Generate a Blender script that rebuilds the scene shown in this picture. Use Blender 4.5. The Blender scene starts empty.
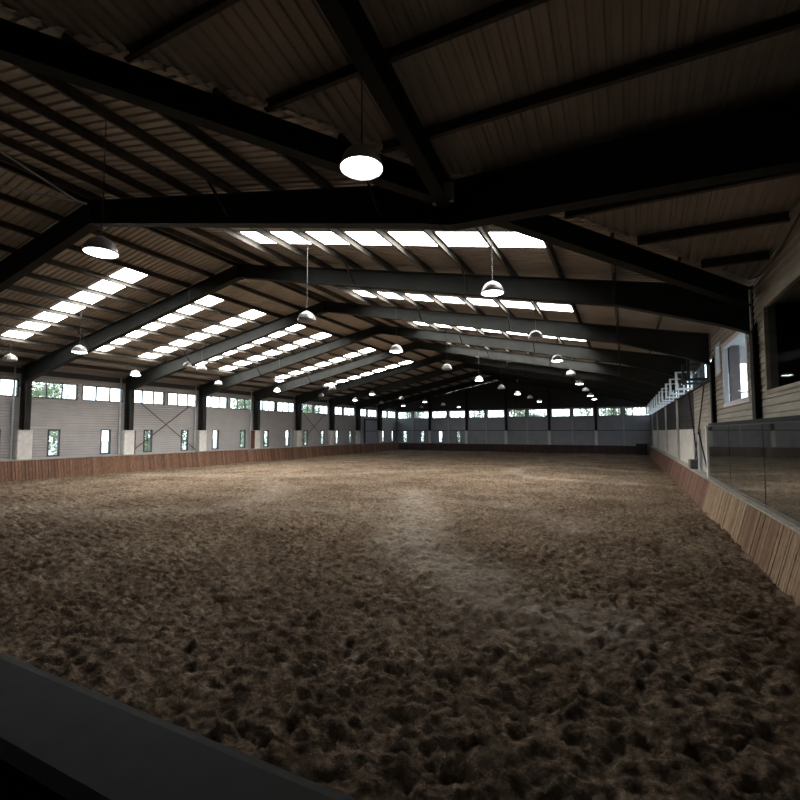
import bpy, math, random
import numpy as np
from mathutils import Vector
random.seed(7); RNG = np.random.default_rng(11)
S = bpy.context.scene
C = S.collection

# ------------------------------------------------------------------ helpers
class MB:
    """collects boxes, prisms, tubes, lathes; build() links them as ONE mesh object"""
    def __init__(s): s.v = []; s.f = []; s.sm = []
    def add(s, vs, fs, smooth=False):
        n = len(s.v); s.v += [tuple(map(float, p)) for p in vs]
        s.f += [tuple(i + n for i in f) for f in fs]; s.sm += [smooth] * len(fs)
        return s
    def box(s, x0, x1, y0, y1, z0, z1):
        P = [(x, y, z) for z in (z0, z1) for y in (y0, y1) for x in (x0, x1)]
        return s.add(P, [(0,2,3,1),(4,5,7,6),(0,1,5,4),(2,6,7,3),(0,4,6,2),(1,3,7,5)])
    def hexa(s, a, b):
        """two quads a, b (4 points each, same winding) joined to a solid"""
        return s.add(list(a) + list(b), [(3,2,1,0),(4,5,6,7),(0,1,5,4),(1,2,6,5),(2,3,7,6),(3,0,4,7)])
    def prism(s, poly, d):
        n = len(poly); d = Vector(d)
        P = [Vector(p) for p in poly] + [Vector(p) + d for p in poly]
        F = [tuple(range(n - 1, -1, -1)), tuple(range(n, 2 * n))]
        F += [(i, (i + 1) % n, n + (i + 1) % n, n + i) for i in range(n)]
        return s.add(P, F)
    def bar(s, a, b, w, h=None, up=(0, 0, 1)):
        a, b, up = Vector(a), Vector(b), Vector(up); h = h or w
        d = (b - a).normalized(); r = d.cross(up)
        if r.length < 1e-4: r = d.cross(Vector((1, 0, 0)))
        r.normalize(); u = r.cross(d)
        q = [(-w/2, -h/2), (w/2, -h/2), (w/2, h/2), (-w/2, h/2)]
        return s.hexa([a + r*i + u*j for i, j in q], [b + r*i + u*j for i, j in q])
    def tube(s, pts, r, n=8):
        pts = [Vector(p) for p in pts]; V = []; F = []
        for k, p in enumerate(pts):
            d = (pts[min(k+1, len(pts)-1)] - pts[max(k-1, 0)]).normalized()
            a = d.cross(Vector((0, 0, 1)))
            if a.length < 1e-3: a = Vector((1, 0, 0))
            a.normalize(); b = d.cross(a)
            V += [p + (a*math.cos(t) + b*math.sin(t))*r for t in (2*math.pi*i/n for i in range(n))]
        for k in range(len(pts)-1):
            F += [(k*n+i, k*n+(i+1)%n, (k+1)*n+(i+1)%n, (k+1)*n+i) for i in range(n)]
        F += [tuple(range(n)), tuple(range((len(pts)-1)*n, len(pts)*n))]
        return s.add(V, F, True)
    def lathe(s, prof, n=24, c=(0, 0, 0), cap0=False, cap1=False):
        V = [(c[0]+r*math.cos(2*math.pi*i/n), c[1]+r*math.sin(2*math.pi*i/n), c[2]+z) for r, z in prof for i in range(n)]
        F = [(k*n+i, k*n+(i+1)%n, (k+1)*n+(i+1)%n, (k+1)*n+i) for k in range(len(prof)-1) for i in range(n)]
        if cap0: F.append(tuple(range(n)))
        if cap1: F.append(tuple(range((len(prof)-1)*n, len(prof)*n)))
        return s.add(V, F, True)
    def build(s, name, mat, parent=None, loc=None):
        me = bpy.data.meshes.new(name); me.from_pydata(s.v, [], s.f); me.update()
        me.polygons.foreach_set('use_smooth', s.sm)
        if mat: me.materials.append(mat)
        o = bpy.data.objects.new(name, me); C.objects.link(o)
        if parent: o.parent = parent
        if loc: o.location = loc
        return o

def tag(o, label=None, cat=None, group=None, kind=None):
    for k, v in (('label', label), ('category', cat), ('group', group), ('kind', kind)):
        if v: o[k] = v
    return o
def empty(name, loc=(0, 0, 0), label=None, cat=None, group=None, kind=None):
    o = bpy.data.objects.new(name, None); C.objects.link(o); o.location = loc
    o.empty_display_size = .2
    return tag(o, label, cat, group, kind)
def copy_tree(o, parent=None):
    c = o.copy(); C.objects.link(c)
    if parent: c.parent = parent
    for ch in list(o.children): copy_tree(ch, c)
    return c
ORD = 'nearest second third fourth fifth sixth seventh eighth ninth tenth eleventh twelfth thirteenth fourteenth'.split()
def nth(i, what='the camera'): return ORD[i] + (' to ' if i == 0 else ' from ') + what

# ------------------------------------------------------------------ materials
def mat(name, col, rough=.7, metal=0., var=.12, scale=6., bump=0., bscale=40., stretch=None, col2=None, spec=.3):
    m = bpy.data.materials.new(name); m.use_nodes = True
    N, L = m.node_tree.nodes, m.node_tree.links; b = N['Principled BSDF']
    b.inputs['Roughness'].default_value = rough; b.inputs['Metallic'].default_value = metal
    b.inputs['Specular IOR Level'].default_value = spec
    tc = N.new('ShaderNodeTexCoord'); mp = N.new('ShaderNodeMapping'); L.new(tc.outputs['Object'], mp.inputs[0])
    if stretch: mp.inputs['Scale'].default_value = stretch
    n = N.new('ShaderNodeTexNoise'); n.inputs['Scale'].default_value = scale; n.inputs['Detail'].default_value = 6
    L.new(mp.outputs[0], n.inputs['Vector'])
    r = N.new('ShaderNodeValToRGB')
    c2 = col2 or [c*(1+var) for c in col]; c1 = [c*(1-var) for c in col]
    r.color_ramp.elements[0].position = .3; r.color_ramp.elements[1].position = .7
    r.color_ramp.elements[0].color = (*c1, 1); r.color_ramp.elements[1].color = (*c2, 1)
    L.new(n.outputs[0], r.inputs[0]); L.new(r.outputs[0], b.inputs['Base Color'])
    if bump:
        n2 = N.new('ShaderNodeTexNoise'); n2.inputs['Scale'].default_value = bscale; n2.inputs['Detail'].default_value = 4
        L.new(mp.outputs[0], n2.inputs['Vector'])
        bp = N.new('ShaderNodeBump'); bp.inputs['Strength'].default_value = bump; bp.inputs['Distance'].default_value = .02
        L.new(n2.outputs[0], bp.inputs['Height']); L.new(bp.outputs[0], b.inputs['Normal'])
    return m
def emat(name, col, st):
    m = bpy.data.materials.new(name); m.use_nodes = True
    N, L = m.node_tree.nodes, m.node_tree.links; b = N['Principled BSDF']
    b.inputs['Base Color'].default_value = (.8, .8, .8, 1)
    b.inputs['Emission Color'].default_value = (*col, 1); b.inputs['Emission Strength'].default_value = st
    # faint fibres in the sheet
    n = N.new('ShaderNodeTexNoise'); n.inputs['Scale'].default_value = 3
    r = N.new('ShaderNodeMapRange'); r.inputs[3].default_value = st*.9; r.inputs[4].default_value = st*1.1
    L.new(n.outputs[0], r.inputs[0]); L.new(r.outputs[0], b.inputs['Emission Strength'])
    return m
def glass(name, tint=(.95, .97, .97), refl=.07):
    m = bpy.data.materials.new(name); m.use_nodes = True
    N, L = m.node_tree.nodes, m.node_tree.links; N.remove(N['Principled BSDF'])
    t = N.new('ShaderNodeBsdfTransparent'); t.inputs[0].default_value = (*tint, 1)
    g = N.new('ShaderNodeBsdfGlossy'); g.inputs['Roughness'].default_value = .03
    x = N.new('ShaderNodeMixShader'); x.inputs[0].default_value = refl
    L.new(t.outputs[0], x.inputs[1]); L.new(g.outputs[0], x.inputs[2]); L.new(x.outputs[0], N['Material Output'].inputs[0])
    return m
def planks(name, cols, axis=1, width=.12, rough=.75, lo=.0):
    """vertical boards: colour by board from position along axis, grain noise and a dark joint"""
    m = bpy.data.materials.new(name); m.use_nodes = True
    N, L = m.node_tree.nodes, m.node_tree.links; b = N['Principled BSDF']; b.inputs['Roughness'].default_value = rough
    b.inputs['Specular IOR Level'].default_value = .25
    tc = N.new('ShaderNodeTexCoord'); sp = N.new('ShaderNodeSeparateXYZ'); L.new(tc.outputs['Object'], sp.inputs[0])
    d = N.new('ShaderNodeMath'); d.operation = 'DIVIDE'; d.inputs[1].default_value = width; L.new(sp.outputs[axis], d.inputs[0])
    fl = N.new('ShaderNodeMath'); fl.operation = 'FLOOR'; L.new(d.outputs[0], fl.inputs[0])
    wn = N.new('ShaderNodeTexWhiteNoise'); wn.noise_dimensions = '1D'; L.new(fl.outputs[0], wn.inputs['W'])
    r = N.new('ShaderNodeValToRGB'); el = r.color_ramp.elements
    while len(el) < len(cols): el.new(.5)
    for i, c in enumerate(cols): el[i].position = i/(len(cols)-1); el[i].color = (*c, 1)
    L.new(wn.outputs[0], r.inputs[0])
    mp = N.new('ShaderNodeMapping'); mp.inputs['Scale'].default_value = (25, 25, 1.5); L.new(tc.outputs['Object'], mp.inputs[0])
    n = N.new('ShaderNodeTexNoise'); n.inputs['Scale'].default_value = 1.; n.inputs['Detail'].default_value = 5; L.new(mp.outputs[0], n.inputs['Vector'])
    mr = N.new('ShaderNodeMapRange'); mr.inputs[1].default_value = .3; mr.inputs[2].default_value = .75; mr.inputs[3].default_value = .55; mr.inputs[4].default_value = 1.25
    L.new(n.outputs[0], mr.inputs[0])
    mx = N.new('ShaderNodeMix'); mx.data_type = 'RGBA'; mx.blend_type = 'MULTIPLY'; mx.inputs[0].default_value = 1
    L.new(r.outputs[0], mx.inputs[6]); L.new(mr.outputs[0], mx.inputs[7])
    L.new(mx.outputs[2], b.inputs['Base Color'])
    return m

M = {}
M['steel'] = mat('charcoal_painted_steel', (.026, .027, .0245), .7, 0, .15, 3, .05, 60, spec=.12)
M['purlin'] = mat('galvanised_purlin', (.10, .092, .078), .75, 0, .2, 5, spec=.2)
M['roof'] = mat('roof_sheet', (.43, .385, .34), .65, 0, .12, 1.2, spec=.3)
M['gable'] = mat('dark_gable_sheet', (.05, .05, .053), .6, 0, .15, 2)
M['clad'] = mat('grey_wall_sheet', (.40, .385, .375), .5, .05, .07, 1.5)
M['clad_end'] = mat('blue_grey_wall_sheet', (.33, .345, .385), .5, .05, .08, 1.5)
M['cream'] = mat('cream_weatherboard', (.36, .335, .28), .7, 0, .18, 2.5, stretch=(1, .4, 3))
M['conc'] = mat('pale_concrete', (.66, .645, .61), .85, 0, .12, 5, .3, 30)
M['white'] = mat('white_paint', (.75, .76, .78), .5, 0, .04)
M['whitepanel'] = mat('dirty_white_panel', (.62, .60, .54), .75, 0, .15, 2.2)
M['frame'] = mat('dark_window_frame', (.035, .038, .042), .45)
M['black'] = mat('black_board', (.02, .019, .018), .7)
M['dark'] = mat('dark_room', (.015, .016, .02), .8)
M['rod'] = mat('dark_rod', (.03, .03, .03), .5, .3)
M['pipe'] = mat('pale_conduit', (.45, .46, .47), .5)
M['alu'] = mat('spun_aluminium', (.62, .62, .62), .38, .35, .05)
M['wire'] = mat('steel_wire', (.12, .12, .12), .5, .6)
M['lens_off'] = mat('dead_lamp_lens', (.35, .34, .32), .3)
M['lens_on'] = emat('lit_lamp_lens', (.93, .96, 1.), 22)
M['sky'] = emat('translucent_roof_sheet', (1., .985, .96), 17)
M['glass'] = glass('window_glass')
M['brown'] = mat('brown_timber_board', (.14, .065, .035), .7, 0, .25, 8, stretch=(6, 6, .6))
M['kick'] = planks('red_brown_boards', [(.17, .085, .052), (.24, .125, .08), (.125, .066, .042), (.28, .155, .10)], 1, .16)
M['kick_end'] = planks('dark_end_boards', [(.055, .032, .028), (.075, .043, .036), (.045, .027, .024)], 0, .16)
M['kick_red'] = planks('worn_red_boards', [(.17, .082, .055), (.22, .115, .08), (.15, .07, .05), (.27, .16, .115)], 1, .21)
M['kick_tan'] = planks('pale_tan_boards', [(.34, .235, .14), (.40, .28, .17), (.29, .195, .115), (.37, .26, .16)], 1, .17)
M['kick_brown'] = planks('brown_boards', [(.16, .09, .05), (.24, .14, .08), (.20, .11, .065), (.30, .20, .125)], 1, .2)
M['kick_slat'] = planks('brown_slats', [(.29, .19, .115), (.34, .23, .14), (.25, .155, .09)], 1, .105)
M['rail'] = mat('weathered_rail', (.20, .175, .145), .8, 0, .25, 8)
M['railpale'] = mat('pale_dusty_ledge', (.36, .34, .30), .85, 0, .2, 5)
M['cap'] = mat('smooth_dark_cap', (.022, .026, .024), .8, spec=.1)
M['grass'] = mat('outside_pale_ground', (.36, .37, .32), .9, 0, .15, 2)
M['leaf'] = mat('tree_leaf', (.24, .29, .18), .7, 0, .35, 3)
M['bark'] = mat('tree_bark', (.10, .075, .055), .9, 0, .3, 8)
M['greybox'] = mat('grey_metal_box', (.10, .105, .105), .6)
M['navy'] = mat('dark_blue_cloth', (.02, .022, .035), .9)
M['plaster'] = mat('grey_plaster', (.66, .66, .68), .8)
M['mauve'] = mat('mauve_pillar', (.22, .18, .18), .8)
mm = bpy.data.materials.new('dusty_mirror'); mm.use_nodes = True
_N, _L = mm.node_tree.nodes, mm.node_tree.links; _b = _N['Principled BSDF']
_b.inputs['Metallic'].default_value = 1; _b.inputs['Base Color'].default_value = (.42, .44, .42, 1); _b.inputs['Roughness'].default_value = .02
_d = _N.new('ShaderNodeBsdfDiffuse'); _d.inputs[0].default_value = (.16, .16, .14, 1)
_x = _N.new('ShaderNodeMixShader')
_n = _N.new('ShaderNodeTexNoise'); _n.inputs['Scale'].default_value = 1.6; _n.inputs['Detail'].default_value = 5
_r = _N.new('ShaderNodeMapRange'); _r.inputs[1].default_value = .35; _r.inputs[2].default_value = .75; _r.inputs[3].default_value = .08; _r.inputs[4].default_value = .3
_tc = _N.new('ShaderNodeTexCoord'); _L.new(_tc.outputs['Object'], _n.inputs['Vector'])
_L.new(_n.outputs[0], _r.inputs[0]); _L.new(_r.outputs[0], _x.inputs[0])
_L.new(_b.outputs[0], _x.inputs[1]); _L.new(_d.outputs[0], _x.inputs[2]); _L.new(_x.outputs[0], _N['Material Output'].inputs[0])
M['mirror'] = mm

# ------------------------------------------------------------------ dimensions (metres; camera stands at x=0, y=0)
XL, XR, XC = -30.5, 3.0, -14.1
FR = [1.8, 8.0, 13.8, 19.8, 25.8, 31.8, 37.8, 43.8, 49.57, 55.33]      # frames
YE, YB = 61.1, -10.2
SL = .197
def rtop(x): return 9.52 - SL*abs(x - XC)
def rbot(x):
    d = abs(x - XC)
    if x < XC: return 8.92 - .218*d
    return 8.97 - .206*d - .13*max(0, d - 14)
def sheet(x): return 9.73 - SL*abs(x - XC)
WX, WY = -2.9, 7.8                                                      # cross gable: ridge end and ridge line
WS = (sheet(WX) - sheet(2.8))/6.0; VS = 6.0/(2.8 - WX)                  # slope of the cross roof, run of the valley
def valley_y(x): return WY + (x - WX)*VS
YRW = valley_y(XC)                                                      # ridge of the cross roof, over the camera side
def wing(y): return sheet(WX) - WS*(y - WY) if y > YRW else sheet(XC) - WS*(YRW - y)

# ------------------------------------------------------------------ floor: churned sand
def vnoise(x, y, f, seed):
    r = np.random.default_rng(seed); T = r.random((256, 256))
    X, Y = x*f, y*f; i, j = np.floor(X).astype(int), np.floor(Y).astype(int); u, v = X-i, Y-j
    u = u*u*(3-2*u); v = v*v*(3-2*v); g = lambda a, b: T[a % 256, b % 256]
    return (g(i, j)*(1-u)+g(i+1, j)*u)*(1-v) + (g(i, j+1)*(1-u)+g(i+1, j+1)*u)*v - .5
def graded(a, b, lo, d0, g, dmax):
    out = [a]; d = d0
    while out[-1] < b:
        out.append(out[-1] + d)
        if out[-1] > lo: d = min(d*g, dmax)
    return np.array(out)
gy = np.concatenate([np.arange(-10.4, 1.0, .6), graded(1.0, 61.4, 10, .034, 1.011, .4)])
gx = np.concatenate([-graded(-3.4, 31., 8.5, .042, 1.011, .2)[::-1]])
GX, GY = np.meshgrid(gx, gy)
H = .06*vnoise(GX, GY, .35, 1) + .03*vnoise(GX, GY, 1.3, 2) + .04*vnoise(GX, GY, 2.9, 3) + .05*vnoise(GX, GY, 5.7, 4) + .075*vnoise(GX, GY, 9.3, 5) + .06*vnoise(GX, GY, 14.5, 6) + .03*vnoise(GX, GY, 22, 7)
pn = vnoise(GX, GY, 6.3, 8) + .6*vnoise(GX, GY, 11.1, 9)
H -= .07*np.clip(pn - .22, 0, .25)/.25
qn = np.abs(vnoise(GX, GY, 6.1, 12)) + .5*np.abs(vnoise(GX, GY, 11., 13))
H -= .04*np.clip(.14 - qn, 0, .14)/.14
# hoof prints: oval pits with a raised rim
for k in range(3000):
    px, py = RNG.uniform(-24, 2.1), 2.0 + 26*RNG.random()**1.6
    ra, rb, an, dp = RNG.uniform(.05, .085), RNG.uniform(.045, .07), RNG.uniform(0, 3.14), RNG.uniform(.025, .06)
    i0, i1 = np.searchsorted(gx, [px-.3, px+.3]); j0, j1 = np.searchsorted(gy, [py-.3, py+.3])
    if i1 <= i0 or j1 <= j0: continue
    dx, dy = GX[j0:j1, i0:i1]-px, GY[j0:j1, i0:i1]-py
    a = (dx*math.cos(an)+dy*math.sin(an))/ra; b = (-dx*math.sin(an)+dy*math.cos(an))/rb
    q = np.sqrt(a*a+b*b)
    H[j0:j1, i0:i1] += dp*(-np.exp(-q**2.6*.7) + .55*np.exp(-((q-1.45)/.4)**2))
def seg_dist(pts):
    D = np.full(GX.shape, 99.)
    for (ax, ay), (bx, by) in zip(pts[:-1], pts[1:]):
        vx, vy = bx-ax, by-ay; t = np.clip(((GX-ax)*vx+(GY-ay)*vy)/(vx*vx+vy*vy), 0, 1)
        D = np.minimum(D, np.hypot(GX-ax-t*vx, GY-ay-t*vy))
    return D
def spline(p, n=10):
    p = [p[0]] + p + [p[-1]]; out = []
    for a, b, c, d in zip(p, p[1:], p[2:], p[3:]):
        for k in range(n):
            t = k/n
            out.append(tuple(.5*(2*b[i]+(c[i]-a[i])*t+(2*a[i]-5*b[i]+4*c[i]-d[i])*t*t+(3*b[i]-a[i]-3*c[i]+d[i])*t**3) for i in (0, 1)))
    return out + [p[-2]]
rag = 1.2*vnoise(GX, GY, .8, 21) + .9*vnoise(GX, GY, 2.3, 22) + .5*vnoise(GX, GY, 5., 23)
track = np.zeros(GX.shape)
for pts, w, s in [([(-8.5, 19), (-6.6, 14.5), (-5.2, 11.3), (-3.4, 8.9), (-1.9, 7.5), (-.4, 6.8)], .85, 1.),
                  ([(-1.2, 13.5), (-3., 16), (-5.5, 17.2), (-9, 17)], .7, .45),
                  ([(1.0, 34), (-1.5, 36), (-5, 36.5), (-7, 33), (-5.2, 28), (-1, 26.5), (1.2, 27)], .55, .8),
                  ([(-26, 8), (-20, 8.4), (-15.5, 9.5), (-13, 12), (-13.6, 15.5), (-17, 19)], .8, .6),
                  ([(-28, 18), (-24, 19.5), (-18, 22), (-12, 30)], .7, .5),
                  ([(-14, 10.5), (-10, 12.6), (-6.5, 13)], .8, .45)]:
    D = seg_dist(spline(pts)) + rag*.6
    track = np.maximum(track, s*np.clip(1.15 - D/w*.75, 0, 1))
groove = np.zeros(GX.shape)
for pts, w in [([(-27, 16), (-22, 17.6), (-17.4, 19.6), (-15.5, 23.5), (-13.5, 27), (-10, 29.5), (-5, 31), (0, 31.5)], .14), ([(-20, 26), (-12, 36), (-4, 38)], .14)]:
    groove = np.maximum(groove, np.clip(1.3 - seg_dist(spline(pts))/w, 0, 1))
track *= np.clip(.75 + .9*vnoise(GX, GY, 7., 31) + .7*vnoise(GX, GY, 13., 32), .15, 1)
H = H*(1 - .4*track) - .05*groove + .02*track
H += -.05
nx, ny = len(gx), len(gy)
me = bpy.data.meshes.new('floor')
V = np.stack([GX, GY, H], -1).reshape(-1, 3)
idx = np.arange(nx*ny).reshape(ny, nx)
Fq = np.stack([idx[:-1, :-1], idx[:-1, 1:], idx[1:, 1:], idx[1:, :-1]], -1).reshape(-1, 4)
me.vertices.add(len(V)); me.vertices.foreach_set('co', V.ravel())
me.loops.add(Fq.size); me.loops.foreach_set('vertex_index', Fq.ravel())
me.polygons.add(len(Fq)); me.polygons.foreach_set('loop_start', np.arange(0, Fq.size, 4)); me.polygons.foreach_set('loop_total', np.full(len(Fq), 4))
me.polygons.foreach_set('use_smooth', np.ones(len(Fq), bool)); me.update()
for nm, arr in (('track', track), ('groove', groove)):
    at = me.attributes.new(nm, 'FLOAT', 'POINT'); at.data.foreach_set('value', arr.ravel().astype(np.float32))
sm = bpy.data.materials.new('churned_sand'); sm.use_nodes = True
N, L = sm.node_tree.nodes, sm.node_tree.links; b = N['Principled BSDF']; b.inputs['Roughness'].default_value = .95; b.inputs['Specular IOR Level'].default_value = .1
tc = N.new('ShaderNodeTexCoord')
def noise(scale, det=6, rough=.6):
    n = N.new('ShaderNodeTexNoise'); n.inputs['Scale'].default_value = scale; n.inputs['Detail'].default_value = det; n.inputs['Roughness'].default_value = rough
    L.new(tc.outputs['Object'], n.inputs['Vector']); return n
def ramp(src, stops):
    r = N.new('ShaderNodeValToRGB'); el = r.color_ramp.elements
    while len(el) < len(stops): el.new(.5)
    for e, (p, c) in zip(el, stops): e.position = p; e.color = (*c, 1)
    L.new(src, r.inputs[0]); return r
def mix(a, bb, fac, mode='MIX'):
    m = N.new('ShaderNodeMix'); m.data_type = 'RGBA'; m.blend_type = mode
    L.new(a, m.inputs[6]); L.new(bb, m.inputs[7])
    if isinstance(fac, float): m.inputs[0].default_value = fac
    else: L.new(fac, m.inputs[0])
    return m.outputs[2]
base = ramp(noise(9., 10, .75).outputs[0], [(.34, (.065, .046, .033)), (.5, (.195, .147, .104)), (.66, (.40, .318, .23))])
patch = ramp(noise(.45, 4).outputs[0], [(.36, (.68, .62, .57)), (.62, (1.1, 1.08, 1.04))])
col = mix(base.outputs[0], patch.outputs[0], 1., 'MULTIPLY')
at = N.new('ShaderNodeAttribute'); at.attribute_name = 'track'
tcol = ramp(noise(9., 8, .7).outputs[0], [(.3, (.22, .18, .14)), (.7, (.46, .395, .315))])
col = mix(col, tcol.outputs[0], at.outputs['Fac'])
ag = N.new('ShaderNodeAttribute'); ag.attribute_name = 'groove'
dk = N.new('ShaderNodeRGB'); dk.outputs[0].default_value = (.05, .036, .026, 1)
gm = N.new('ShaderNodeMath'); gm.operation = 'MULTIPLY'; gm.inputs[1].default_value = .7; L.new(ag.outputs['Fac'], gm.inputs[0])
col = mix(col, dk.outputs[0], gm.outputs[0]); L.new(col, b.inputs['Base Color'])
nb = noise(22., 8, .75); bp = N.new('ShaderNodeBump'); bp.inputs['Strength'].default_value = 1.; bp.inputs['Distance'].default_value = .08
L.new(nb.outputs[0], bp.inputs['Height']); L.new(bp.outputs[0], b.inputs['Normal'])
me.materials.append(sm)
fl = bpy.data.objects.new('floor', me); C.objects.link(fl)
tag(fl, 'churned brown sand floor of the riding hall with hoof prints and paler tracks', 'floor', kind='structure')
g = MB().box(-140, 140, -60, 190, -.6, -.3).build('ground', M['grass'])
tag(g, 'pale bare ground outside, beyond the windows', 'ground', kind='structure')

# ------------------------------------------------------------------ roof sheets
def ribs(a, b, pitch):
    """rib breakpoints (coordinate, height) between a and b"""
    out = []; k = math.floor(a/pitch)
    while k*pitch < b + pitch:
        c = k*pitch
        out += [(c, 0), (c+.5*pitch, 0), (c+.62*pitch, .036), (c+.88*pitch, .036)]; k += 1
    return [(c, h) for c, h in out if a < c < b]
def hprof(c, pitch):
    t = (c/pitch) % 1
    return 0 if t < .5 else (t-.5)/.12*.036 if t < .62 else .036 if t < .88 else (1-t)/.12*.036
PITCH = .21
STL = [(11.6, .95), (15.6, .95), (18.55, 1.0), (22.05, .95), (24.8, 1.0), (27.5, .95), (30.9, 1.0), (38.0, 1.1)]
STR = [(11.33, .95), (18.25, 1.0), (24.8, 1.0), (27.5, 1.05), (31.0, .95), (38.0, 1.0)]
def slope_sheet(side, strips, d0, d1):
    xs = lambda d: XC + side*d
    dmax = 16.45 if side < 0 else 17.15
    ys = [(YB, hprof(YB, PITCH)), (YE+.2, hprof(YE+.2, PITCH))] + ribs(YB, YE+.2, PITCH)
    for c, w in strips:
        for e in (c-w/2, c+w/2): ys.append((e, hprof(e, PITCH)))
    if side > 0: ys = [q for q in ys if q[0] > YRW] + [(YRW, hprof(YRW, PITCH)), (13.8, hprof(13.8, PITCH))]
    ys = sorted(set(ys)); mb = MB()
    def lim(y):
        if side > 0 and y < 13.8: return max(0., (WX - XC) + (y - WY)/VS) + .1
        return dmax
    for (y0, h0), (y1, h1) in zip(ys[:-1], ys[1:]):
        if y1 - y0 < 1e-5: continue
        ym = (y0+y1)/2; inside = any(abs(ym-c) < w/2 for c, w in strips)
        e0 = 1e-6
        for a, bq in ([(0, d0), (d1, None)] if inside else [(0, None)]):
            A0 = A1 = a
            B0 = bq if bq is not None else lim(y0 + (e0 if y0 < ym else 0)); B1 = bq if bq is not None else lim(y1 - e0)
            z = lambda d, h: 9.73 - SL*d + h
            mb.add([(xs(A0), y0, z(A0, h0)), (xs(B0), y0, z(B0, h0)), (xs(B1), y1, z(B1, h1)), (xs(A1), y1, z(A1, h1))], [(0, 1, 2, 3)])
    return mb
c1 = slope_sheet(-1, STL, 3.3, 13.15).build('ceiling', M['roof'])
tag(c1, 'ribbed brown grey roof sheeting of the left slope', 'ceiling', kind='structure')
c2 = slope_sheet(1, STR, 2.95, 12.5).build('ceiling', M['roof'])
tag(c2, 'ribbed brown grey roof sheeting of the right slope', 'ceiling', kind='structure')
mb = MB()
xr = sorted(set([(XC, hprof(XC, PITCH)), (3.05, hprof(3.05, PITCH))] + ribs(XC, 3.05, PITCH)))
for (x0, h0), (x1, h1) in zip(xr[:-1], xr[1:]):
    v0, v1 = min(valley_y(x0) + .12, 13.95), min(valley_y(x1) + .12, 13.95)
    wz = lambda v: sheet(WX) - WS*(v - WY)
    mb.add([(x0, YRW, wing(YRW)+h0), (x1, YRW, wing(YRW)+h1), (x1, v1, wz(v1)+h1), (x0, v0, wz(v0)+h0)], [(0, 1, 2, 3)])
    mb.add([(x0, YB, wing(YB)+h0), (x1, YB, wing(YB)+h1), (x1, YRW, wing(YRW)+h1), (x0, YRW, wing(YRW)+h0)], [(0, 1, 2, 3)])
tag(mb.build('ceiling', M['roof']), 'dark ribbed sheeting of the cross roof at upper right', 'ceiling', kind='structure')
for side, strips, d0, d1, nm in ((-1, STL, 3.3, 13.15, 'left'), (1, STR, 2.95, 12.5, 'right')):
    for i, (c, w) in enumerate(strips):
        mb = MB(); ys = sorted(set([(c-w/2, hprof(c-w/2, PITCH)), (c+w/2, hprof(c+w/2, PITCH))] + ribs(c-w/2, c+w/2, PITCH)))
        for (y0, h0), (y1, h1) in zip(ys[:-1], ys[1:]):
            q = [(XC+side*d, y, 9.73 - SL*d + h) for d, y, h in ((d0, y0, h0), (d1, y0, h0), (d1, y1, h1), (d0, y1, h1))]
            if side > 0: q = q[::-1]
            up = [(x, y, z+.012) for x, y, z in q]
            mb.hexa(q, up)
        tag(mb.build('skylight', M['sky']), 'bright translucent skylight strip on the %s roof slope, %s' % (nm, nth(i)), 'skylight', 'translucent skylight strips')

# ------------------------------------------------------------------ purlins
def cee(mb, a, b, up, h=.2, w=.07, t=.012):
    """C section from a to b hung under the sheet; a, b at the top of the web"""
    a, b, up = Vector(a), Vector(b), Vector(up).normalized(); d = (b-a).normalized(); r = d.cross(up)
    pr = [(0, 0), (w, 0), (w, -.03), (w-t, -.03), (w-t, -t), (t, -t), (t, -h+t), (w-t, -h+t), (w-t, -h+.03), (w, -h+.03), (w, -h), (0, -h)]
    return mb.prism([a + r*x + up*y for x, y in pr], b-a)
for side, sp, nm in ((-1, 1.375, 'left'), (1, 1.388, 'right')):
    up = (side*SL, 0, 1)
    for k in range(13):
        d = (.295 if side < 0 else .06) + sp*k
        if d > 16.5: continue
        x = XC + side*d; z = 9.72 - SL*d; y0 = YB
        if side > 0: y0 = max(YB, valley_y(x) + .1) if x < 2.8 else 13.8
        mb = MB(); cee(mb, (x, y0, z), (x, YE, z), up)
        tag(mb.build('purlin', M['purlin']), 'long steel roof purlin on the %s slope, %s' % (nm, nth(k, 'the ridge')), 'purlin', 'roof purlins')
for k in range(11):
    y = WY + 4.75 - 1.42*k; x0 = max(XC, WX + (y-WY)/VS + .1)
    mb = MB(); cee(mb, (x0, y, wing(y)-.01), (2.98, y, wing(y)-.01), (0, .178, 1))
    tag(mb.build('purlin', M['purlin']), 'crosswise purlin of the cross roof at upper right, ' + nth(k, 'its low edge'), 'purlin', 'cross roof purlins')

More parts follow.
